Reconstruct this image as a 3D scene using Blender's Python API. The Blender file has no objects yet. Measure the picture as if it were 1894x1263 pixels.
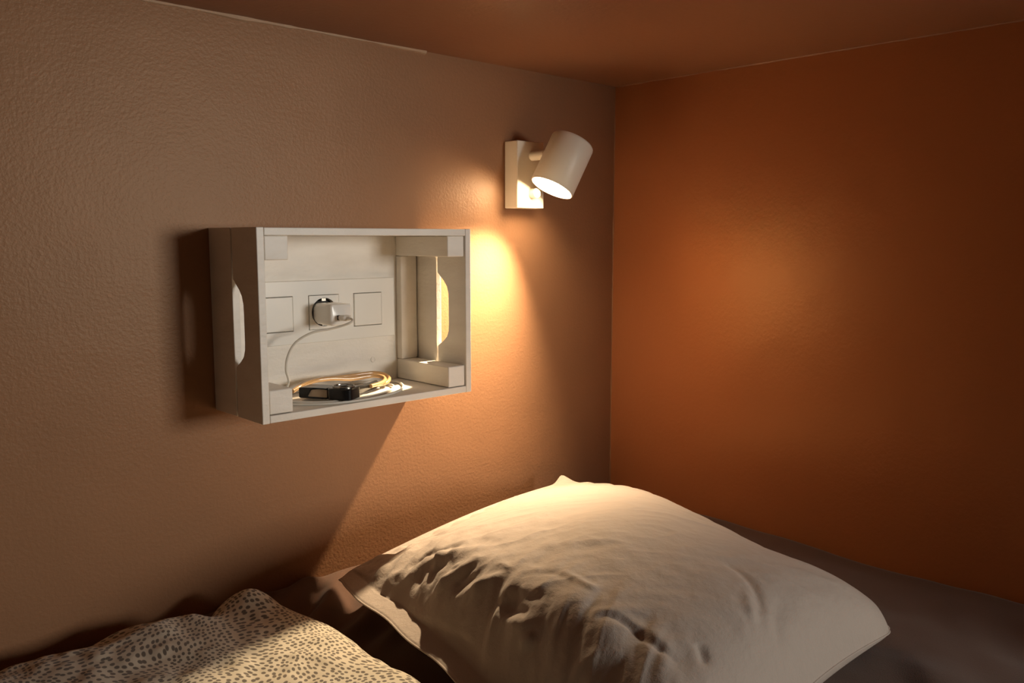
import bpy, bmesh, math
import numpy as np
from mathutils import Vector, Matrix

SC = bpy.context.scene
COL = SC.collection
ZC = 0.915                      # eye height of the camera above the floor; heights below are given from it

# ------------------------------------------------------------------ camera
cam_data = bpy.data.cameras.new('camera')
cam_data.sensor_width = 36.0
cam_data.lens = 36.0 * 1587.0 / 1894.0
cam_data.clip_start = 0.01
cam = bpy.data.objects.new('camera', cam_data)
COL.objects.link(cam)
PITCH = math.atan(191.0 / 1587.0); HEAD = math.radians(46.6)
CAMLOC = np.array([-1.1953, -1.0, 0.0])
cam.location = (CAMLOC[0], CAMLOC[1], ZC)
cam.rotation_euler = (math.pi / 2 - PITCH, 0, HEAD - math.pi / 2)
SC.camera = cam

# ------------------------------------------------------------------ world, daylight, exposure
SC.view_settings.view_transform = 'Standard'
SC.view_settings.look = 'None'
SC.view_settings.gamma = 1.0
SC.view_settings.use_curve_mapping = False
SC.view_settings.exposure = 0.0
SC.cycles.use_denoising = True
world = bpy.data.worlds.new('world'); SC.world = world
world.use_nodes = True
world.node_tree.nodes['Background'].inputs[0].default_value = (1.0, 0.83, 0.66, 1)
world.node_tree.nodes['Background'].inputs[1].default_value = 0.004

def area_light(name, loc, target, sx, sy, power, color):
    d = bpy.data.lights.new(name, 'AREA'); d.shape = 'RECTANGLE'; d.size = sx; d.size_y = sy
    d.energy = power; d.color = color
    o = bpy.data.objects.new(name, d); COL.objects.link(o); o.location = loc
    o.rotation_euler = (Vector(target) - Vector(loc)).to_track_quat('-Z', 'Y').to_euler()
    return o
area_light('window_daylight', (0.20, -2.40, ZC + 0.10), (-0.72, 0.0, ZC - 0.02), 0.55, 0.42, 22.5, (1.0, 0.96, 0.87))

# ------------------------------------------------------------------ helpers
def tag(o, label=None, cat=None, group=None, kind=None):
    if label: o['label'] = label
    if cat: o['category'] = cat
    if group: o['group'] = group
    if kind: o['kind'] = kind
    return o
def empty(name, loc, label, cat, group=None):
    o = bpy.data.objects.new(name, None); COL.objects.link(o)
    o.location = (loc[0], loc[1], loc[2] + ZC); o.empty_display_size = 0.02
    return tag(o, label, cat, group)
def world_off(p):
    off = Vector((0, 0, 0))
    while p is not None:
        off += p.location; p = p.parent
    return off
def link(name, bm, m, parent=None, smooth=False, bevel=0.0, seg=2, angle=35):
    """bmesh given in room coordinates (heights from the camera) -> one mesh object"""
    if isinstance(bm, bmesh.types.BMesh):
        bmesh.ops.recalc_face_normals(bm, faces=bm.faces)
        me = bpy.data.meshes.new(name); bm.to_mesh(me); bm.free()
    else:
        me = bm
    off = world_off(parent) - Vector((0, 0, ZC))
    me.transform(Matrix.Translation(-off)) if parent else me.transform(Matrix.Translation((0, 0, ZC)))
    if smooth:
        me.polygons.foreach_set('use_smooth', [True] * len(me.polygons))
        try: me.set_sharp_from_angle(angle=math.radians(angle))
        except Exception: pass
    me.materials.append(m)
    o = bpy.data.objects.new(name, me); COL.objects.link(o)
    if parent: o.parent = parent
    if bevel > 0:
        b = o.modifiers.new('bevel', 'BEVEL'); b.width = bevel; b.segments = seg
        b.limit_method = 'ANGLE'; b.angle_limit = math.radians(40); b.harden_normals = False
        if not smooth:
            me.polygons.foreach_set('use_smooth', [True] * len(me.polygons))
            me.set_sharp_from_angle(angle=math.radians(30))
    return o
def box(bm, x0, x1, y0, y1, z0, z1):
    vs = [bm.verts.new((x, y, z)) for x in (x0, x1) for y in (y0, y1) for z in (z0, z1)]
    for f in ((0,1,3,2),(4,6,7,5),(0,4,5,1),(2,3,7,6),(0,2,6,4),(1,5,7,3)):
        bm.faces.new([vs[i] for i in f])
    return bm
def boxm(*a): return box(bmesh.new(), *a)
def prism(bm, pts, off):
    a = [bm.verts.new(p) for p in pts]; b = [bm.verts.new(Vector(p) + Vector(off)) for p in pts]
    n = len(pts); bm.faces.new(a); bm.faces.new(b[::-1])
    for i in range(n): bm.faces.new((a[i], b[i], b[(i+1) % n], a[(i+1) % n]))
    return bm
def lathe(bm, origin, axis, profile, n=48, close=False):
    """profile: list of (distance along axis, radius)"""
    ax = Vector(axis).normalized(); t = ax.orthogonal().normalized(); s = ax.cross(t); o = Vector(origin)
    rings = []
    for d, r in profile:
        if r < 1e-6: rings.append([bm.verts.new(o + ax * d)])
        else: rings.append([bm.verts.new(o + ax * d + (t * math.cos(2*math.pi*k/n) + s * math.sin(2*math.pi*k/n)) * r) for k in range(n)])
    prs = list(zip(rings, rings[1:])) + ([(rings[-1], rings[0])] if close else [])
    for a, b in prs:
        for k in range(n):
            k2 = (k + 1) % n
            if len(a) == 1 and len(b) == 1: continue
            if len(a) == 1: bm.faces.new((a[0], b[k], b[k2]))
            elif len(b) == 1: bm.faces.new((a[k], b[0], a[k2]))
            else: bm.faces.new((a[k], b[k], b[k2], a[k2]))
    return bm
def catmull(pts, per=10, closed=False):
    P = [np.array(p, float) for p in pts]; n = len(P); out = []
    rng = range(n) if closed else range(n - 1)
    for i in rng:
        p1, p2 = P[i], P[(i+1) % n]
        p0 = P[i-1] if (closed or i > 0) else 2*p1 - p2
        p3 = P[(i+2) % n] if (closed or i + 2 < n) else 2*p2 - p1
        for k in range(per):
            t = k / per
            out.append(0.5*((2*p1)+(-p0+p2)*t+(2*p0-5*p1+4*p2-p3)*t*t+(-p0+3*p1-3*p2+p3)*t**3))
    if not closed: out.append(P[-1])
    return out
def sweep(bm, path, section, up=(0, 0, 1), closed=False):
    """section: list of (side, up) offsets, swept along path"""
    n = len(path); up = Vector(up); rings = []
    for i, p in enumerate(path):
        a = Vector(path[i-1] if (i > 0 or closed) else path[0]); b = Vector(path[(i+1) % n] if (i+1 < n or closed) else path[-1])
        T = (b - a).normalized(); S = T.cross(up)
        if S.length < 1e-4: S = T.cross(Vector((1, 0, 0)))
        S.normalize(); Un = S.cross(T)
        rings.append([bm.verts.new(Vector(p) + S*s + Un*u) for s, u in section])
    m = len(section)
    for i in range(n if closed else n - 1):
        a, b = rings[i], rings[(i+1) % n]
        for k in range(m): bm.faces.new((a[k], a[(k+1) % m], b[(k+1) % m], b[k]))
    if not closed:
        bm.faces.new(rings[0]); bm.faces.new(rings[-1][::-1])
    return bm
def circ(r, n=12): return [(r*math.cos(2*math.pi*k/n), r*math.sin(2*math.pi*k/n)) for k in range(n)]

# --- smooth numpy value noise, used for folds in cloth
def vnoise(x, y, seed=0):
    xi = np.floor(x).astype(np.int64); yi = np.floor(y).astype(np.int64); fx = x - xi; fy = y - yi
    fx = fx*fx*fx*(fx*(fx*6-15)+10); fy = fy*fy*fy*(fy*(fy*6-15)+10)
    def h(a, b):
        v = (a*374761393 + b*668265263 + seed*1442695041) & 0xffffffff
        v = ((v ^ (v >> 13)) * 1274126177) & 0xffffffff
        v = ((v ^ (v >> 16)) * 2246822519) & 0xffffffff
        return ((v ^ (v >> 15)) & 0xffff) / 32767.5 - 1
    return (h(xi, yi)*(1-fx)+h(xi+1, yi)*fx)*(1-fy) + (h(xi, yi+1)*(1-fx)+h(xi+1, yi+1)*fx)*fy
def fbm(x, y, seed=0, oct=4):
    s = 0; a = 1.0
    for k in range(oct):
        s = s + a*vnoise(x*2**k + 17.3*k, y*2**k - 9.1*k, seed+k); a *= .5
    return s
def sstep(a, b, x):
    t = np.clip((x - a)/(b - a), 0, 1); return t*t*(3-2*t)

# ------------------------------------------------------------------ materials
def mat(name, color, rough=.5, spec=.5, metallic=0.0, sheen=0.0, tint=None):
    m = bpy.data.materials.new(name); m.use_nodes = True
    b = m.node_tree.nodes['Principled BSDF']
    b.inputs['Base Color'].default_value = (*color, 1); b.inputs['Roughness'].default_value = rough
    b.inputs['Specular IOR Level'].default_value = spec; b.inputs['Metallic'].default_value = metallic
    if tint: b.inputs['Specular Tint'].default_value = (*tint, 1)
    if sheen: b.inputs['Sheen Weight'].default_value = sheen
    return m
def N(m, t, **kw):
    n = m.node_tree.nodes.new(t)
    for k, v in kw.items():
        if hasattr(n, k): setattr(n, k, v)
        else: n.inputs[k.replace('_', ' ')].default_value = v
    return n
def L(m, a, b): m.node_tree.links.new(a, b)
def bump(m, layers, src='Object', strength=1.0):
    """layers: (scale, detail, distance[, stretch xyz])"""
    b = m.node_tree.nodes['Principled BSDF']; tc = N(m, 'ShaderNodeTexCoord'); prev = None
    for ly in layers:
        sc, det, dist = ly[:3]
        nz = N(m, 'ShaderNodeTexNoise', Scale=sc, Detail=det, Roughness=.55)
        mp = N(m, 'ShaderNodeMapping'); L(m, tc.outputs[src], mp.inputs[0]); L(m, mp.outputs[0], nz.inputs['Vector'])
        if len(ly) > 3: mp.inputs['Scale'].default_value = ly[3]
        bp = N(m, 'ShaderNodeBump', Strength=strength, Distance=dist)
        L(m, nz.outputs['Fac'], bp.inputs['Height'])
        if prev: L(m, prev.outputs[0], bp.inputs['Normal'])
        prev = bp
    L(m, prev.outputs[0], b.inputs['Normal'])
def vary(m, c1, c2, scale, detail=4, lo=.35, hi=.65, src='Object', stretch=(1, 1, 1)):
    b = m.node_tree.nodes['Principled BSDF']; tc = N(m, 'ShaderNodeTexCoord'); mp = N(m, 'ShaderNodeMapping')
    mp.inputs['Scale'].default_value = stretch
    nz = N(m, 'ShaderNodeTexNoise', Scale=scale, Detail=detail); cr = N(m, 'ShaderNodeValToRGB')
    cr.color_ramp.elements[0].position = lo; cr.color_ramp.elements[0].color = (*c1, 1)
    cr.color_ramp.elements[1].position = hi; cr.color_ramp.elements[1].color = (*c2, 1)
    L(m, tc.outputs[src], mp.inputs[0]); L(m, mp.outputs[0], nz.inputs['Vector'])
    L(m, nz.outputs['Fac'], cr.inputs[0]); L(m, cr.outputs[0], b.inputs['Base Color'])

WALL = (.31, .157, .082)
m_wall = mat('wall_paint', WALL, .40, .3, tint=(1, .80, .6))
bump(m_wall, [(9, 2, .0012), (230, 3, .00045), (420, 2, .0001)])
vary(m_wall, tuple(c*.96 for c in WALL), tuple(c*1.04 for c in WALL), 6, 5, .3, .7)
m_wallr = mat('wall_paint_glow_tint', (.37, .137, .058), .34, .9, tint=(1, .52, .22))  # same paint as wall_left; orange bounced glow put into base colour and specular tint
bump(m_wallr, [(7, 2, .002), (150, 2, .0004)])
m_ceil = mat('ceiling_paint', (.32, .155, .085), .42, .6)
bump(m_ceil, [(120, 2, .0004)])
m_caulk = mat('caulk', (.50, .33, .21), .5, .4); bump(m_caulk, [(60, 3, .001)])
m_floor = mat('floor_boards', (.16, .10, .06), .5, .4)
m_white = mat('painted_wood', (.84, .82, .77), .42, .45)
vary(m_white, (.79, .74, .665), (.86, .815, .745), 14, 4, .3, .6, stretch=(1, 1, 3)); bump(m_white, [(40, 4, .0006, (1, 1, 3)), (300, 2, .0002)])
m_plastic = mat('switch_plastic', (.82, .80, .75), .3, .5)
m_plug = mat('charger_plastic', (.84, .82, .78), .22, .5)
m_dark = mat('dark_recess', (.03, .025, .02), .6, .3)
m_metal = mat('contact_metal', (.55, .5, .42), .3, .5, 1.0)
m_cable = mat('cable_rubber', (.74, .70, .62), .4, .4)
m_lamp = mat('lamp_enamel', (.80, .74, .64), .38, .4)
m_black = mat('black_plastic', (.008, .008, .009), .22, .5)
m_ring = mat('dial_ring', (.35, .32, .28), .25, .5, .9)
m_strap = mat('tan_strap', (.60, .36, .16), .2, .6); m_strap.node_tree.nodes['Principled BSDF'].inputs['Coat Weight'].default_value = .5
m_sheet = mat('sheet_cotton', (.10, .052, .034), .85, .15, sheen=.15); bump(m_sheet, [(900, 2, .0003)])
m_ticking = mat('mattress_ticking', (.5, .45, .38), .9, .1)
m_wood = mat('bed_timber', (.30, .18, .09), .5, .3)
m_pillow = mat('pillow_cotton', (.415, .342, .292), .8, .2, sheen=.1); bump(m_pillow, [(38, 5, .0022, (1, 1, 1)), (110, 4, .0006), (900, 2, .0002)])
m_duvet = mat('duvet_cotton', (.62, .55, .44), .8, .2, sheen=.2)
m_lens = bpy.data.materials.new('lamp_glow'); m_lens.use_nodes = True
_b = m_lens.node_tree.nodes['Principled BSDF']
_b.inputs['Base Color'].default_value = (.9, .9, .9, 1)
_b.inputs['Emission Color'].default_value = (1, .76, .47, 1); _b.inputs['Emission Strength'].default_value = 62.0

def duvet_pattern():
    m = m_duvet; nt = m.node_tree; b = nt.nodes['Principled BSDF']
    uv = N(m, 'ShaderNodeUVMap')
    wob = N(m, 'ShaderNodeTexNoise', Scale=7.0, Detail=1.0); L(m, uv.outputs[0], wob.inputs['Vector'])
    sub = N(m, 'ShaderNodeVectorMath', operation='SUBTRACT'); L(m, wob.outputs['Color'], sub.inputs[0]); sub.inputs[1].default_value = (.5, .5, .5)
    sc = N(m, 'ShaderNodeVectorMath', operation='SCALE'); L(m, sub.outputs[0], sc.inputs[0]); sc.inputs['Scale'].default_value = .09
    ad = N(m, 'ShaderNodeVectorMath', operation='ADD'); L(m, uv.outputs[0], ad.inputs[0]); L(m, sc.outputs[0], ad.inputs[1])
    mp = N(m, 'ShaderNodeMapping'); mp.inputs['Scale'].default_value = (160, 138, 1); L(m, ad.outputs[0], mp.inputs[0])
    vo = N(m, 'ShaderNodeTexVoronoi', feature='F1', voronoi_dimensions='2D'); vo.inputs['Scale'].default_value = 1; vo.inputs['Randomness'].default_value = .62
    L(m, mp.outputs[0], vo.inputs['Vector'])
    cr = N(m, 'ShaderNodeValToRGB'); cr.color_ramp.elements[0].position = .27; cr.color_ramp.elements[1].position = .37
    cr.color_ramp.elements[0].color = (.15, .122, .095, 1); cr.color_ramp.elements[1].color = (.66, .59, .47, 1)
    L(m, vo.outputs['Distance'], cr.inputs[0]); L(m, cr.outputs[0], b.inputs['Base Color'])
duvet_pattern()

# ------------------------------------------------------------------ the setting
HZ = .2634                                                   # underside of the bunk above
def struct(name, bm, m, **k): return tag(link(name, bm, m, **k), kind='structure')
struct('wall_left', boxm(-2.3, .12, 0, .12, -ZC, HZ + .12), m_wall)
struct('wall_right', boxm(0, .12, -1.28, 0, -ZC, HZ + .12), m_wallr)
struct('ceiling', boxm(-2.3, 0, -1.15, 0, HZ, HZ + .1), m_ceil)
struct('floor', boxm(-3.0, 1.6, -3.2, .12, -ZC - .08, -ZC), m_floor)
def bead(name, p0, p1, r, seed):
    n = 150; a = Vector(p0); b = Vector(p1); path = []
    for i in range(n + 1):
        t = i / n; path.append(a.lerp(b, t))
    bm = bmesh.new(); sweep(bm, path, circ(1, 8))
    d = (b - a).normalized(); ln = (b - a).length
    co = np.array([v.co[:] for v in bm.verts]); 
    for v in bm.verts:
        t = (v.co - a).dot(d); c = a + d*t; w = v.co - c
        k = r*(1 + .5*float(vnoise(np.array(t*22.), np.array(0.), seed)) + .35*float(vnoise(np.array(t*90.), np.array(3.), seed)))
        v.co = c + w*k
    return bm
struct('trim_1', bead('t', (-2.2, 0, HZ), (-.42, 0, HZ), .0033, 5), m_caulk, smooth=True)
struct('trim_2', bead('t', (0, -1.1, HZ), (0, -.005, HZ), .0014, 8), m_ceil, smooth=True)
struct('trim_3', bead('t', (0, 0, -.45), (0, 0, HZ), .0013, 9), m_wall, smooth=True)

# ------------------------------------------------------------------ bed
BZ = -.460
bed = empty('bed_platform', (-1.0, -.55, -ZC), 'plain timber bed platform under the mattress', 'bed')
link('platform_top', boxm(-1.98, -.004, -1.12, -.004, -ZC + .27, -ZC + .30), m_wood, bed)
for (x, y) in ((-1.95, -1.09), (-1.95, -.06), (-.06, -1.09), (-.06, -.06)):
    link('leg', boxm(x - .025, x + .025, y - .025, y + .025, -ZC, -ZC + .27), m_wood, bed, bevel=.003)
mattress = empty('mattress', (-1.0, -.55, -ZC + .30), 'mattress in a dark brown fitted sheet filling the bed niche', 'mattress')
link('core', boxm(-1.96, -.02, -1.10, -.02, -ZC + .30, BZ - .03), m_ticking, mattress, bevel=.02)

def sheet_z(x, y):
    z = BZ - .004 + .004*fbm(x*6, y*6, 3, 3)
    # stretched folds running out from under the pillow's left corner
    q = (x*.80 + y*.60); w = (-x*.60 + y*.80)
    m = np.exp(-((x + .68)/.11)**2 - ((y + .10)/.10)**2)
    z = z + m*(.010*np.sin(w*120 + 2.2*vnoise(q*12, w*12, 5)) + .006*vnoise(w*55, q*7, 8))
    m2 = np.exp(-((x + .22)/.15)**2 - ((y + .72)/.15)**2)
    z = z + m2*.007*vnoise(w*18, q*6, 4)
    z = z + .010*sstep(-.06, 0, y) + .002*sstep(-.05, 0, x)
    d = np.minimum(np.minimum(0 - x, 0 - y), .3)
    return z - .012*np.exp(-(d/.006)**2)
def grid_mesh(name, P, extra=None, uv=None):
    n, m_ = P.shape[:2]; me = bpy.data.meshes.new(name)
    idx = np.arange(n*m_).reshape(n, m_)
    f = np.stack([idx[:-1, :-1], idx[1:, :-1], idx[1:, 1:], idx[:-1, 1:]], -1).reshape(-1, 4)
    return P.reshape(-1, 3), f
def mesh_from(name, V, F, uv=None):
    me = bpy.data.meshes.new(name)
    me.vertices.add(len(V)); me.vertices.foreach_set('co', np.asarray(V, np.float32).ravel())
    F = np.asarray(F, np.int32)
    me.loops.add(F.size); me.loops.foreach_set('vertex_index', F.ravel())
    me.polygons.add(len(F)); me.polygons.foreach_set('loop_start', np.arange(0, F.size, 4, dtype=np.int32))
    me.update(calc_edges=True)
    if uv is not None:
        l = me.uv_layers.new(name='UVMap'); l.data.foreach_set('uv', np.asarray(uv, np.float32)[F.ravel()].ravel())
    me.validate(); return me
def slab(top, bot):
    """closed mesh from two equally sized grids that share their rim"""
    n, m_ = top.shape[:2]; Vt, Ft = grid_mesh('', top); Vb, Fb = grid_mesh('', bot)
    V = np.concatenate([Vt, Vb]); off = n*m_
    idx = np.arange(n*m_).reshape(n, m_)
    Fb = Fb[:, ::-1] + off
    rim = np.concatenate([idx[0, :-1], idx[:-1, -1], idx[-1, :0:-1], idx[:0:-1, 0]])
    nx = np.roll(rim, -1)
    Fr = np.stack([rim, nx, nx + off, rim + off], -1)
    return V, np.concatenate([Ft, Fb, Fr])
def fix_normals(me):
    bm = bmesh.new(); bm.from_mesh(me); bmesh.ops.recalc_face_normals(bm, faces=bm.faces); bm.to_mesh(me); bm.free()
xs = np.linspace(-1.975, -.0015, 420); ys = np.linspace(-1.115, -.0015, 300)
X, Y = np.meshgrid(xs, ys, indexing='ij')
top = np.stack([X, Y, sheet_z(X, Y)], -1); bot = top.copy(); bot[..., 2] = BZ - .06
V, F = slab(top, bot); me = mesh_from('fitted_sheet', V, F); fix_normals(me)
link('fitted_sheet', me, m_sheet, mattress, smooth=True, angle=60)

# ------------------------------------------------------------------ pillow
def pillow_mesh():
    n, m_ = 300, 340
    u = np.linspace(0, 1, n)[:, None] + np.zeros((1, m_)); v = np.linspace(0, 1, m_)[None] + np.zeros((n, 1))
    cL = np.array([-0.6516, -0.1007]); cB = np.array([-0.1939, -0.0606]); cR = np.array([-0.2335, -0.6274]); cF = np.array([-0.7371, -0.6703])
    # u runs from the left edge (L-F) to the right one (B-R); v from the wall edge (L-B) to the front edge (F-R)
    e0 = lambda t: cL + (cB-cL)*t[..., None] + np.array([.0, -1.])*(0.0212*np.sin(np.pi*t))[..., None]
    e1 = lambda t: cF + (cR-cF)*t[..., None] + np.array([-.05, 1.])*(0.0134*np.sin(np.pi*t))[..., None]
    f0 = lambda t: cL + (cF-cL)*t[..., None] + np.array([1., 0.1])*(-0.0043*np.sin(np.pi*t) + .002*np.sin(t*31))[..., None]
    f1 = lambda t: cB + (cR-cB)*t[..., None] + np.array([-1., -.1])*(0.0091*np.sin(np.pi*t) + -0.0251*np.sin(2*np.pi*t))[..., None]
    XY = (e0(u)*(1-v)[..., None] + e1(u)*v[..., None] + f0(v)*(1-u)[..., None] + f1(v)*u[..., None]
          - (cL*((1-u)*(1-v))[..., None] + cB*(u*(1-v))[..., None] + cF*((1-u)*v)[..., None] + cR*(u*v)[..., None]))
    for (pu_, pv_, amt) in ((1, 1, .012), (0, 0, .008)):                     # blunt, soft corners
        k = amt*np.exp(-((u-pu_)**2 + (v-pv_)**2)/.04**2)
        cdir = np.array([-.45, -.36]) - (cR if pu_ else cL); XY = XY + (cdir/np.linalg.norm(cdir))*k[..., None]
    zs = BZ + 0.0376*(1-u)*(1-v) + 0.0615*u*(1-v) + 0.0071*(1-u)*v + 0.0193*u*v + .018*np.sin(np.pi*v) + .022*np.sin(np.pi*u) + .012*np.exp(-((1-u)/.035)**2 - (v/.035)**2)
    return u, v, XY, zs
def creases(base, lst):
    """lst: (points in (u,v), height in m, half width in m); distances are measured on the filled shape. negative = groove"""
    n, m_ = base.shape[:2]; d = np.zeros((n, m_))
    for pts, dep, wid in lst:
        P = np.array(catmull([base[min(n-1, int(round(p[0]*(n-1)))), min(m_-1, int(round(p[1]*(m_-1))))] for p in pts], 6)); best = np.full((n, m_), 9.); bt = np.zeros((n, m_))
        tot = len(P) - 1
        for i in range(tot):
            a, b = P[i], P[i+1]; ab = b - a; l2 = ab@ab + 1e-12
            t = np.clip(((base - a)@ab)/l2, 0, 1)
            q = np.linalg.norm(base - a - ab*t[..., None], axis=-1)
            mk = q < best; best = np.where(mk, q, best); bt = np.where(mk, (i+t)/tot, bt)
        env = np.sin(np.pi*np.clip(bt*.94+.03, 0, 1))**.7
        d += dep*env*np.exp(-(best/wid)**2)
    return d
PILLOW_CREASES = [
    ([(0.074, 0.212), (0.094, 0.233), (0.127, 0.26), (0.161, 0.31), (0.194, 0.345)], 0.006, 0.008),
    ([(0.107, 0.201), (0.13, 0.215), (0.154, 0.236), (0.201, 0.31)], -0.005, 0.006),
    ([(0.197, 0.035), (0.271, 0.012), (0.278, 0.068), (0.258, 0.162)], -0.005, 0.007),
    ([(0.08, 0.274), (0.107, 0.251), (0.127, 0.271)], -0.006, 0.008),
    ([(0.09, 0.307), (0.117, 0.298), (0.14, 0.322)], -0.006, 0.006),
    ([(0.084, 0.348), (0.11, 0.369), (0.154, 0.404)], 0.007, 0.007),
    ([(0.104, 0.392), (0.127, 0.407), (0.151, 0.413)], -0.006, 0.005),
    ([(0.11, 0.404), (0.124, 0.413), (0.14, 0.422)], 0.004, 0.005),
    ([(0.094, 0.41), (0.114, 0.416), (0.134, 0.431)], -0.007, 0.006),
    ([(0.094, 0.44), (0.12, 0.472), (0.157, 0.507)], 0.007, 0.008),
    ([(0.1, 0.366), (0.13, 0.354), (0.147, 0.366)], 0.003, 0.004),
    ([(0.107, 0.525), (0.117, 0.549), (0.127, 0.563), (0.154, 0.637)], -0.006, 0.008),
    ([(0.107, 0.552), (0.114, 0.575), (0.12, 0.622)], -0.006, 0.007),
    ([(0.1, 0.56), (0.104, 0.619), (0.127, 0.649)], 0.005, 0.01),
    ([(0.087, 0.625), (0.094, 0.643), (0.104, 0.652)], 0.006, 0.006),
    ([(0.177, 0.749), (0.201, 0.779), (0.207, 0.823), (0.204, 0.864), (0.217, 0.903)], -0.0035, 0.0045),
    ([(0.177, 0.737), (0.207, 0.779), (0.217, 0.832), (0.234, 0.903)], 0.0025, 0.008),
    ([(0.575, 0.814), (0.555, 0.873), (0.518, 0.914), (0.472, 0.941)], -0.0035, 0.006),
    ([(0.505, 0.894), (0.465, 0.92), (0.452, 0.938)], 0.003, 0.006),
    ([(0.281, 0.906), (0.281, 0.92), (0.264, 0.935)], -0.0045, 0.005),
    ([(0.227, 0.622), (0.227, 0.684), (0.234, 0.714)], 0.0028, 0.005),
    ([(0.247, 0.802), (0.201, 0.829), (0.127, 0.867)], -0.0035, 0.016),
    ([(0.09, 0.752), (0.114, 0.773), (0.13, 0.794), (0.147, 0.829)], 0.003, 0.007),
    ([(0.107, 0.779), (0.12, 0.796), (0.13, 0.811), (0.114, 0.832)], -0.003, 0.01),
    ([(0.02, 0.109), (0.023, 0.174), (0.02, 0.248), (0.04, 0.31), (0.05, 0.372), (0.054, 0.428), (0.057, 0.49), (0.05, 0.572)], -0.004, 0.005),
    ([(0.06, 0.112), (0.087, 0.109), (0.11, 0.112)], 0.004, 0.008),
    ([(0.06, 0.177), (0.084, 0.171), (0.1, 0.192)], 0.004, 0.008),
    ([(0.171, 0.546), (0.207, 0.593), (0.221, 0.658)], -0.0015, 0.005),
    ([(0.595, 0.929), (0.515, 0.953), (0.488, 0.976)], -0.002, 0.008),
    ([(0.247, 0.879), (0.227, 0.909), (0.187, 0.926)], -0.003, 0.01),
]
u, v, XY, zs = pillow_mesh()
flap = .045                                                  # unfilled flap along the left edge
uf = np.clip((u - flap)/(1 - flap), 0, 1); UC = 0.2050*(1-v) + 0.1955*v; VC = 0.7200
pu = np.where(uf < UC, 1 - np.clip(1 - uf/UC, 0, 1)**3.000, (1 - np.clip((uf - UC)/(1 - UC), 0, 1)**2.575)**(0.120 + 0.330*np.clip(v/.5, 0, 1)))
pv = np.where(v < VC, 1 - np.clip(1 - v/VC, 0, 1)**1.639, (1 - np.clip((v - VC)/(1 - VC), 0, 1)**5.000)**0.600)
prof = pu*pv
Hbot = .05
shape = 0.0850*prof
S, T = u*.50, v*.60
wr = np.zeros_like(u)
edge = np.minimum(np.minimum(uf*.5, (1-uf)*.5), np.minimum(v, 1-v)*.6)
# gathers along the other seams
wr += .0022*np.exp(-(v/.06)**2)*np.sin(u*95 + 3*vnoise(S*12, T*3, 2))*sstep(0, .02, v)
wr += .0015*np.exp(-((1-u)/.05)**2)*np.sin(v*80)*sstep(0, .02, 1-u)
# slack cloth over the lower left flank
fl = np.exp(-((u-.22)/.17)**2 - ((v-.45)/.30)**2)
wr += fl*.0028*vnoise(S*26 + 2*vnoise(S*8, T*8, 9), T*19, 21) + fl*.0015*vnoise(S*60, T*45, 23)
# fine gathers running uphill from the left seam
ga = np.exp(-((u-.15)/.10)**2)*sstep(.03, .09, u)
wr += ga*.0042*(.55 - np.abs(vnoise(S*9 + 1.5*vnoise(S*7, T*7, 51), T*34 + S*10, 53))) + ga*.0016*vnoise(S*30, T*95 + S*25, 55)
# long soft wrinkles everywhere
a_ = .7; q1 = S*math.cos(a_) + T*math.sin(a_); q2 = -S*math.sin(a_) + T*math.cos(a_)
rid = 1 - np.abs(fbm(q1*7 + .8*vnoise(S*6, T*6, 31), q2*24, 33, 3))
wr += .0018*(rid - .6)*sstep(0, .05, edge)
wr += .0030*vnoise(S*9, T*9, 40)
base = np.stack([XY[..., 0], XY[..., 1], zs + shape], -1)
wr = (wr + creases(base, PILLOW_CREASES))*sstep(0, .012, edge + .004)
nrm = np.cross(np.gradient(base, axis=0), np.gradient(base, axis=1)); nrm /= np.linalg.norm(nrm, axis=-1, keepdims=True)
nrm *= np.sign(nrm[..., 2:3] + 1e-9)
zbot = np.maximum(zs - Hbot*prof, sheet_z(XY[..., 0], XY[..., 1]) + .0008)
top = base + nrm*wr[..., None]
top[..., 2] = np.maximum(top[..., 2], zbot + .0015); top[..., :2] = np.minimum(top[..., :2], -.003)
bot = np.stack([XY[..., 0], XY[..., 1], zbot], -1)
for s in (np.s_[0, :], np.s_[-1, :], np.s_[:, 0], np.s_[:, -1]): top[s] = bot[s] = np.stack([XY[s][..., 0], XY[s][..., 1], zs[s]], -1)
V, F = slab(top, bot)
pil = empty('pillow', (-.45, -.36, BZ), 'plump crumpled beige cotton pillow lying on the dark sheet in the corner', 'pillow')
me = mesh_from('pillowcase', V, F); fix_normals(me)
link('pillowcase', me, m_pillow, pil, smooth=True, angle=80)
# sewn hem all round
rimpts = np.concatenate([top[0, :-1], top[:-1, -1], top[-1, :0:-1], top[:0:-1, 0]])[::3]
bm = bmesh.new(); sweep(bm, [tuple(p) for p in rimpts], [(.0015, 0), (.0009, .0008), (-.0009, .0008), (-.0015, 0), (-.0009, -.0008), (.0009, -.0008)], closed=True)
link('hem', bm, m_pillow, pil, smooth=True, angle=80)

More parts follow.
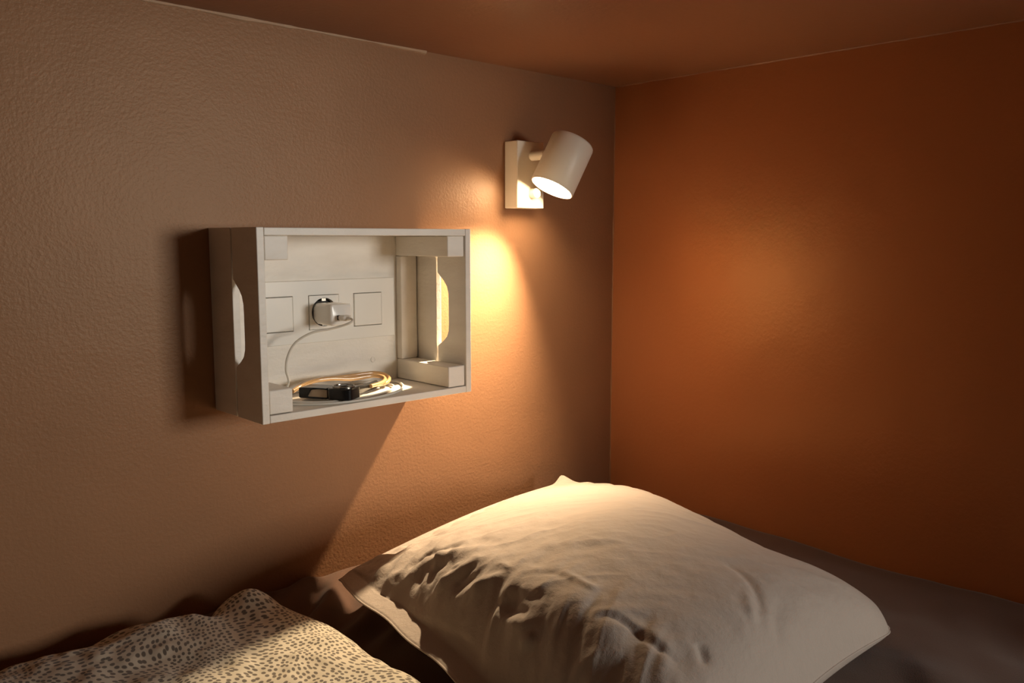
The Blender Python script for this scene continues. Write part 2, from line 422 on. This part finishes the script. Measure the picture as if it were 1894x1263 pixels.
# ------------------------------------------------------------------ duvet
def duvet():
    n, m_ = 420, 420
    a = (np.linspace(0, 1, n)**1.35)[:, None] + np.zeros((1, m_)); b = (np.linspace(0, 1, m_)**1.35)[None] + np.zeros((n, 1))
    da = a*1.10; db = b*.98
    x = -.695 - da - .16*sstep(.36, .60, db); y = -.040 - db
    x = x - (.040*np.exp(-db/.05) + .004*np.sin(db*30) + .003*vnoise(db*40, db*0, 3))*np.exp(-da/.12)
    y = y + (.006*vnoise(da*25, da*0, 5) - .024*np.exp(-((da-.105)/.022)**2) - .010*sstep(.0, .2, da) + .03*sstep(.18, .45, da))*np.exp(-db/.1)
    return a, b, x, y
a, b, x, y = duvet()
da = a*1.10; db = b*.98
rise = (1 - np.exp(-np.maximum(da, 0)/.022))*(1 - np.exp(-np.maximum(db, 0)/.016))
zt = BZ + .006 + rise*(.036 + .005*fbm(x*9, y*9, 61, 3))
zt += rise*.018*np.exp(-((da-.048)/.032)**2 - ((db-.045)/.035)**2)      # puckered corner
zt += rise*.008*np.exp(-((da-.15)/.04)**2 - ((db-.02)/.03)**2)
zt += rise*.004*np.exp(-(db/.07)**2)*np.sin(da*70 + 2*vnoise(x*9, y*9, 7))
zt += rise*.0015*vnoise(x*60, y*60, 9)
top = np.stack([x, y, zt], -1); bot = top.copy(); bot[..., 2] = sheet_z(x, y) + .0015; top[..., 2] = np.maximum(top[..., 2], bot[..., 2] + .001)
edge_ = (rise > -1)
V, F = slab(top, bot)
uv = np.concatenate([np.stack([x, y], -1).reshape(-1, 2)]*2)
me = mesh_from('duvet', V, F, uv); fix_normals(me)
dv = link('duvet', me, m_duvet, None, smooth=True, angle=80)
tag(dv, 'cream duvet printed with small dark dashes at the lower left of the bed', 'duvet')

# ------------------------------------------------------------------ wall crate
CX0, CX1, CZ0, CZ1, CY = -.7496, -.4415, -.2080, .0122, -.1222
crate = empty('wall_crate', ((CX0+CX1)/2, -.001, CZ0), 'white painted wooden crate mounted sideways on the wall as an open shelf', 'crate')
TB = .009; YB = -.0012
def end_boards(x0, x1):
    g = -.0600
    link('end_board', boxm(x0, x1, g + .0016, YB, CZ0, CZ1), m_white, crate, bevel=.0008)
    pr = [(g-.0014, CZ1), (g-.0014, -.047), (-.068, -.0525), (-.0755, -.0585), (-.0815, -.0655), (-.0847, -.075), (-.0852, -.085),
          (-.0852, -.118), (-.0845, -.127), (-.081, -.135), (-.074, -.141), (-.067, -.1455), (g-.0014, -.149), (g-.0014, CZ0), (CY, CZ0), (CY, CZ1)]
    bm = prism(bmesh.new(), [(x0, y, z) for y, z in pr], (x1-x0, 0, 0))
    link('end_board', bm, m_white, crate, bevel=.0008)
end_boards(CX0, CX0 + TB); end_boards(CX1 - TB, CX1)
IX0, IX1 = CX0 + TB + .0003, CX1 - TB - .0003
link('top_board', boxm(IX0, IX1, CY, YB, CZ1 - TB, CZ1 - .0003), m_white, crate, bevel=.0007)
link('bottom_board', boxm(IX0, IX1, CY, YB, CZ0 + .0003, CZ0 + TB), m_white, crate, bevel=.0007)
link('back_board', boxm(IX0, IX1, -.005, YB, CZ0 + TB + .0003, CZ1 - TB - .0003), m_white, crate)
BT = .0295
for (x0, x1) in ((IX0 + .0003, IX0 + BT), (IX1 - BT, IX1 - .0018)):
    link('batten', boxm(x0, x1, CY + .0012, -.0053, CZ1 - TB - .0275, CZ1 - TB - .0003), m_white, crate, bevel=.0012)
    link('batten', boxm(x0, x1, CY + .0012, -.0053, CZ0 + TB + .0008, CZ0 + TB + .0285), m_white, crate, bevel=.0012)
    link('corner_post', boxm(x0, x1, -.017, -.0053, CZ0 + TB + .0288, CZ1 - TB - .0278), m_white, crate, bevel=.0012)
link('screw_cap', lathe(bmesh.new(), (-.5213, -.0051, -.168), (0, -1, 0), [(0, .0042), (.0006, .004), (.0009, .0028), (.0005, .0024), (.0004, 0)], 24), m_white, crate, smooth=True)

# socket panel inside the crate
SX = (-.6702, -.6023, -.5340); SZ = -.0962
panel = empty('socket_panel', (-.5974, -.0053, -.136), 'white three gang wall plate with socket and blank switches inside the crate', 'socket')
def frame_with_holes(x0, x1, z0, z1, holes, y0, y1):
    bm = bmesh.new(); h = .0225
    xs_ = [x0]
    for c in holes: xs_ += [c-h, c+h]
    xs_ += [x1]; zs_ = [z0, SZ-h, SZ+h, z1]
    for i in range(len(xs_)-1):
        for j in range(3):
            if j == 1 and i % 2 == 1: continue
            box(bm, xs_[i], xs_[i+1], y0, y1, zs_[j], zs_[j+1])
    bmesh.ops.remove_doubles(bm, verts=bm.verts, dist=1e-6)
    seen = {}
    for f in bm.faces: seen.setdefault(tuple(sorted(v.index for v in f.verts)), []).append(f)
    bm.verts.index_update(); seen = {}
    for f in bm.faces: seen.setdefault(tuple(sorted(v.index for v in f.verts)), []).append(f)
    dead = [f for fs in seen.values() if len(fs) > 1 for f in fs]
    bmesh.ops.delete(bm, geom=dead, context='FACES')
    return bm
link('frame', frame_with_holes(-.7065, -.4900, -.1355, -.0543, SX, -.0135, -.0053), m_plastic, panel, bevel=.0007)
link('backing', boxm(-.704, -.493, -.0068, -.0056, -.130, -.060), m_dark, panel)
for k in (0, 2):
    link('switch_rocker', boxm(SX[k]-.0219, SX[k]+.0219, -.0146, -.007, SZ-.0216, SZ+.0219), m_plastic, panel, bevel=.0008)
# socket insert with round well
bm = bmesh.new(); nn = 64; R0 = .0187; h = .0219; yf = -.0143
ring = []; sq = []
for k in range(nn):
    t = 2*math.pi*k/nn; c, s = math.cos(t), math.sin(t); q = h/max(abs(c), abs(s))
    ring.append(bm.verts.new((SX[1]+R0*c, yf, SZ+R0*s))); sq.append(bm.verts.new((SX[1]+q*c, yf, SZ+q*s)))
rb = [bm.verts.new((p.co.x, -.0071, p.co.z)) for p in ring]; sb = [bm.verts.new((p.co.x, -.0071, p.co.z)) for p in sq]
for k in range(nn):
    k2 = (k+1) % nn
    bm.faces.new((ring[k], ring[k2], sq[k2], sq[k])); bm.faces.new((sq[k], sq[k2], sb[k2], sb[k])); bm.faces.new((rb[k], rb[k2], ring[k2], ring[k])); bm.faces.new((sb[k], sb[k2], rb[k2], rb[k]))
sock = link('socket_insert', bm, m_plastic, panel, smooth=True)
link('earth_contact', boxm(SX[1]-.003, SX[1]+.003, -.0135, -.0072, SZ+.0145, SZ+.0180), m_metal, sock)
link('earth_contact', boxm(SX[1]-.003, SX[1]+.003, -.0135, -.0072, SZ-.0180, SZ-.0145), m_metal, sock)

# charger in the socket
charger = empty('usb_charger', (SX[1], -.009, SZ), 'white phone charger plugged into the middle socket of the wall plate', 'charger')
def rrect(w, hh, r, n=5):
    out = []
    for (cx_, cy_, a0) in ((w-r, hh-r, 0), (-w+r, hh-r, 90), (-w+r, -hh+r, 180), (w-r, -hh+r, 270)):
        for k in range(n+1):
            t = math.radians(a0 + 90*k/n); out.append((cx_ + r*math.cos(t), cy_ + r*math.sin(t)))
    return out
def loft(bm, rings):
    R_ = [[bm.verts.new(p) for p in r] for r in rings]; m = len(R_[0])
    for a_, b_ in zip(R_, R_[1:]):
        for k in range(m): bm.faces.new((a_[k], a_[(k+1) % m], b_[(k+1) % m], b_[k]))
    bm.faces.new(R_[0]); bm.faces.new(R_[-1][::-1]); return bm
rings = []
for (y_, w, hh, r) in ((-.0075, .0140, .0130, .008), (-.0145, .0155, .0135, .008), (-.020, .0160, .0138, .005), (-.0535, .0160, .0138, .004), (-.0550, .0153, .0131, .004), (-.0556, .0140, .0118, .003)):
    rings.append([(SX[1]+px_, y_, SZ+pz_-.001) for px_, pz_ in rrect(w, hh, r)])
body = link('charger_body', loft(bmesh.new(), rings), m_plug, charger, smooth=True, angle=40)
link('port', boxm(SX[1]-.0065, SX[1]+.0065, -.0561, -.0550, SZ-.0075, SZ-.0015), m_dark, charger)

cable = empty('charging_cable', (SX[1], -.058, SZ-.004), 'thin white charging cable hanging from the charger and coiled on the crate floor', 'cable')
rings = [[(SX[1]+px_, y_, SZ-.0045+pz_) for px_, pz_ in rrect(w, hh, r, 4)] for y_, w, hh, r in ((-.0563, .0055, .0026, .0015), (-.0600, .0055, .0026, .0015), (-.0603, .0062, .0036, .0018), (-.0700, .0060, .0034, .0018), (-.0715, .0030, .0028, .0018), (-.0770, .0018, .0018, .0013))]
link('cable_plug', loft(bmesh.new(), rings), m_plug, cable, smooth=True, angle=40)
FZ = CZ0 + TB + .0016
pts = [(SX[1], -.0765, SZ-.0045), (SX[1]-.001, -.083, SZ-.0065), (SX[1]-.006, -.084, SZ-.009), (SX[1]-.013, -.078, SZ-.0125), (-.628, -.070, -.1125), (-.650, -.062, -.1165),
       (-.668, -.054, -.128), (-.677, -.050, -.145), (-.678, -.047, -.162), (-.674, -.045, -.178), (-.683, -.043, -.191), (-.699, -.045, FZ+.0008),
       (-.705, -.060, FZ), (-.690, -.088, FZ), (-.655, -.112, FZ), (-.610, -.118, FZ), (-.565, -.108, FZ), (-.530, -.085, FZ), (-.508, -.050, FZ), (-.512, -.020, FZ), (-.545, -.010, FZ), (-.60, -.010, FZ),
       (-.655, -.016, FZ+.0005), (-.690, -.040, FZ+.002), (-.694, -.066, FZ+.002), (-.672, -.092, FZ+.0005), (-.635, -.1075, FZ), (-.59, -.104, FZ), (-.553, -.088, FZ), (-.531, -.066, FZ+.001), (-.530, -.048, FZ), (-.547, -.040, FZ), (-.562, -.050, FZ)]
bm = bmesh.new(); sweep(bm, catmull(pts, 9), circ(.00155, 10))
link('cord', bm, m_cable, cable, smooth=True, angle=80)

# ------------------------------------------------------------------ strapped black device on the crate floor
DZ = CZ0 + TB + .0003 + .0030
P0 = Vector((-.6700, -.0615, DZ)); e1 = Vector((.50, -.866, 0)); e2 = Vector((.866, .50, 0)); ez = Vector((0, 0, 1))
dev = empty('strapped_device', (-.63, -.085, DZ), 'small black device with round dial and shiny tan strap lying in the crate', 'device')
def loc(a_, b_, c_): return P0 + e1*a_ + e2*b_ + ez*c_
# side profile (along e1, height) extruded in e2: solid left end, thin bar and arch, tall right end
bm = bmesh.new()
prism(bm, [loc(a_, 0, c_) for a_, c_ in ((0, .001), (.002, 0), (.038, 0), (.038, .0022), (.0115, .0022), (.0165, .0105), (.022, .0122), (.035, .0122), (.038, .0112), (.038, .0136), (.020, .0138), (.002, .0132), (0, .0122))], e2*.026)
hs = link('housing', bm, m_black, dev, bevel=.0010)
link('beige_inset', prism(bmesh.new(), [loc(a_, .0022, c_) for a_, c_ in ((.0110, .0018), (.0378, .0018), (.0378, .0126), (.0175, .0126))], e2*.012), mat('inset_plastic', (.62, .47, .32), .5), hs)
rg = [[loc(.0540 + p_*1.0, .015 + q_, c_) for p_, q_ in rrect(w, w*.98, r, 6)] for c_, w, r in ((0, .0155, .006), (.0008, .0163, .007), (.0128, .0163, .007), (.0142, .0150, .0065))]
hd = link('head', loft(bmesh.new(), rg), m_black, dev, smooth=True, angle=40)
oc = loc(.0540, .015, .0142)
link('dial_ring', lathe(bmesh.new(), oc, (0, 0, 1), [(0, .0135), (.0016, .0135), (.0021, .0126), (.0016, .0118), (0, .0115)], 48), m_ring, hd, smooth=True)
link('dial', lathe(bmesh.new(), oc, (0, 0, 1), [(.0001, .0112), (.0008, .0105), (.0005, .006), (.0022, .0042), (.0026, 0)], 40), m_black, hd, smooth=True)
# strap: two shiny bands folded over behind the device
band = [(-.0004, -.0026), (.0012, -.0030), (.0022, -.0016), (.0024, .0012), (.0012, .0027), (-.0010, .0027), (-.0022, .0012), (-.0022, -.0012)]
def zz(h): return DZ + h*.55 + .0016
sA = [(-.672, -.050, zz(.010)), (-.655, -.040, zz(.015)), (-.632, -.034, zz(.022)), (-.606, -.036, zz(.023)), (-.582, -.040, zz(.018)), (-.563, -.042, zz(.019)), (-.547, -.045, zz(.020)), (-.538, -.052, zz(.016)), (-.541, -.061, zz(.010)), (-.556, -.070, zz(.007)), (-.575, -.078, zz(.007))]
sB = [(-.664, -.040, zz(.008)), (-.645, -.028, zz(.016)), (-.612, -.024, zz(.021)), (-.585, -.026, zz(.020)), (-.563, -.030, zz(.022)), (-.540, -.033, zz(.0225)), (-.528, -.041, zz(.018)), (-.527, -.051, zz(.010)), (-.538, -.060, zz(.0035)), (-.558, -.066, zz(.0020))]
for s_ in (sA, sB):
    bm = bmesh.new(); sweep(bm, catmull(s_, 10), [(p*1.1, q*.95) for p, q in band]); link('strap', bm, m_strap, dev, smooth=True, angle=60)
bm = bmesh.new(); sweep(bm, catmull([loc(.060, .028, .008), (-.588, -.080, zz(.006)), (-.570, -.068, zz(.004)), (-.552, -.056, zz(.003))], 8), [(p*1.6, q*1.7) for p, q in band])
link('strap_tail', bm, m_black, dev, smooth=True, angle=60)

# ------------------------------------------------------------------ spot lamp
lamp = empty('wall_spotlight', (-.2366, 0, .098), 'small cream wall spotlight with cylinder shade tilted down, switched on near the corner', 'lamp')
link('backplate', boxm(-.2659, -.2076, -.0292, -.0005, .0466, .1496), m_lamp, lamp, bevel=.0012)
link('arm', lathe(bmesh.new(), (-.2335, -.0285, .1275), (0, -1, 0), [(0, .0068), (.0005, .0074), (.029, .0074), (.030, .0065)], 32), m_lamp, lamp, smooth=True)
link('switch_knob', lathe(bmesh.new(), (-.2335, -.0290, .0700), (0, -1, 0), [(0, .0082), (.0004, .0078), (.0110, .0078), (.0122, .0066), (.0124, 0)], 32), m_lamp, lamp, smooth=True)
axd = Vector((-.45, .12, -.88)).normalized()
LEN = .0826; RR = .0343; TOPC = Vector((-.240, -.078, .0757)) - axd*LEN
shade_prof = [(0, 0), (.0002, RR-.006), (.0012, RR-.0028), (.0032, RR-.0008), (.006, RR), (LEN-.001, RR), (LEN, RR-.0006), (LEN, RR-.0016), (LEN-.004, RR-.002), (.008, RR-.0022), (.006, 0)]
link('shade', lathe(bmesh.new(), TOPC, axd, shade_prof, 96), m_lamp, lamp, smooth=True, angle=50)
bulb = link('bulb', lathe(bmesh.new(), TOPC, axd, [(.010, 0), (.012, .016), (.050, .028), (LEN-.0100, .0316), (LEN-.0083, .0318), (LEN-.0076, .024), (LEN-.0075, 0)], 64), m_lens, lamp, smooth=True)
ld = bpy.data.lights.new('spot_beam', 'SPOT'); ld.energy = 36.0; ld.color = (1.0, .76, .47); ld.spot_size = math.radians(101); ld.spot_blend = 1.0; ld.shadow_soft_size = .009
lo = bpy.data.objects.new('spot_beam', ld); COL.objects.link(lo); lo.parent = lamp
wp = TOPC + axd*(LEN + .0115)
lo.location = wp - Vector((-.2366, 0, .098)); lo.rotation_euler = Vector((-.46, .0, -.885)).to_track_quat('-Z', 'Y').to_euler()
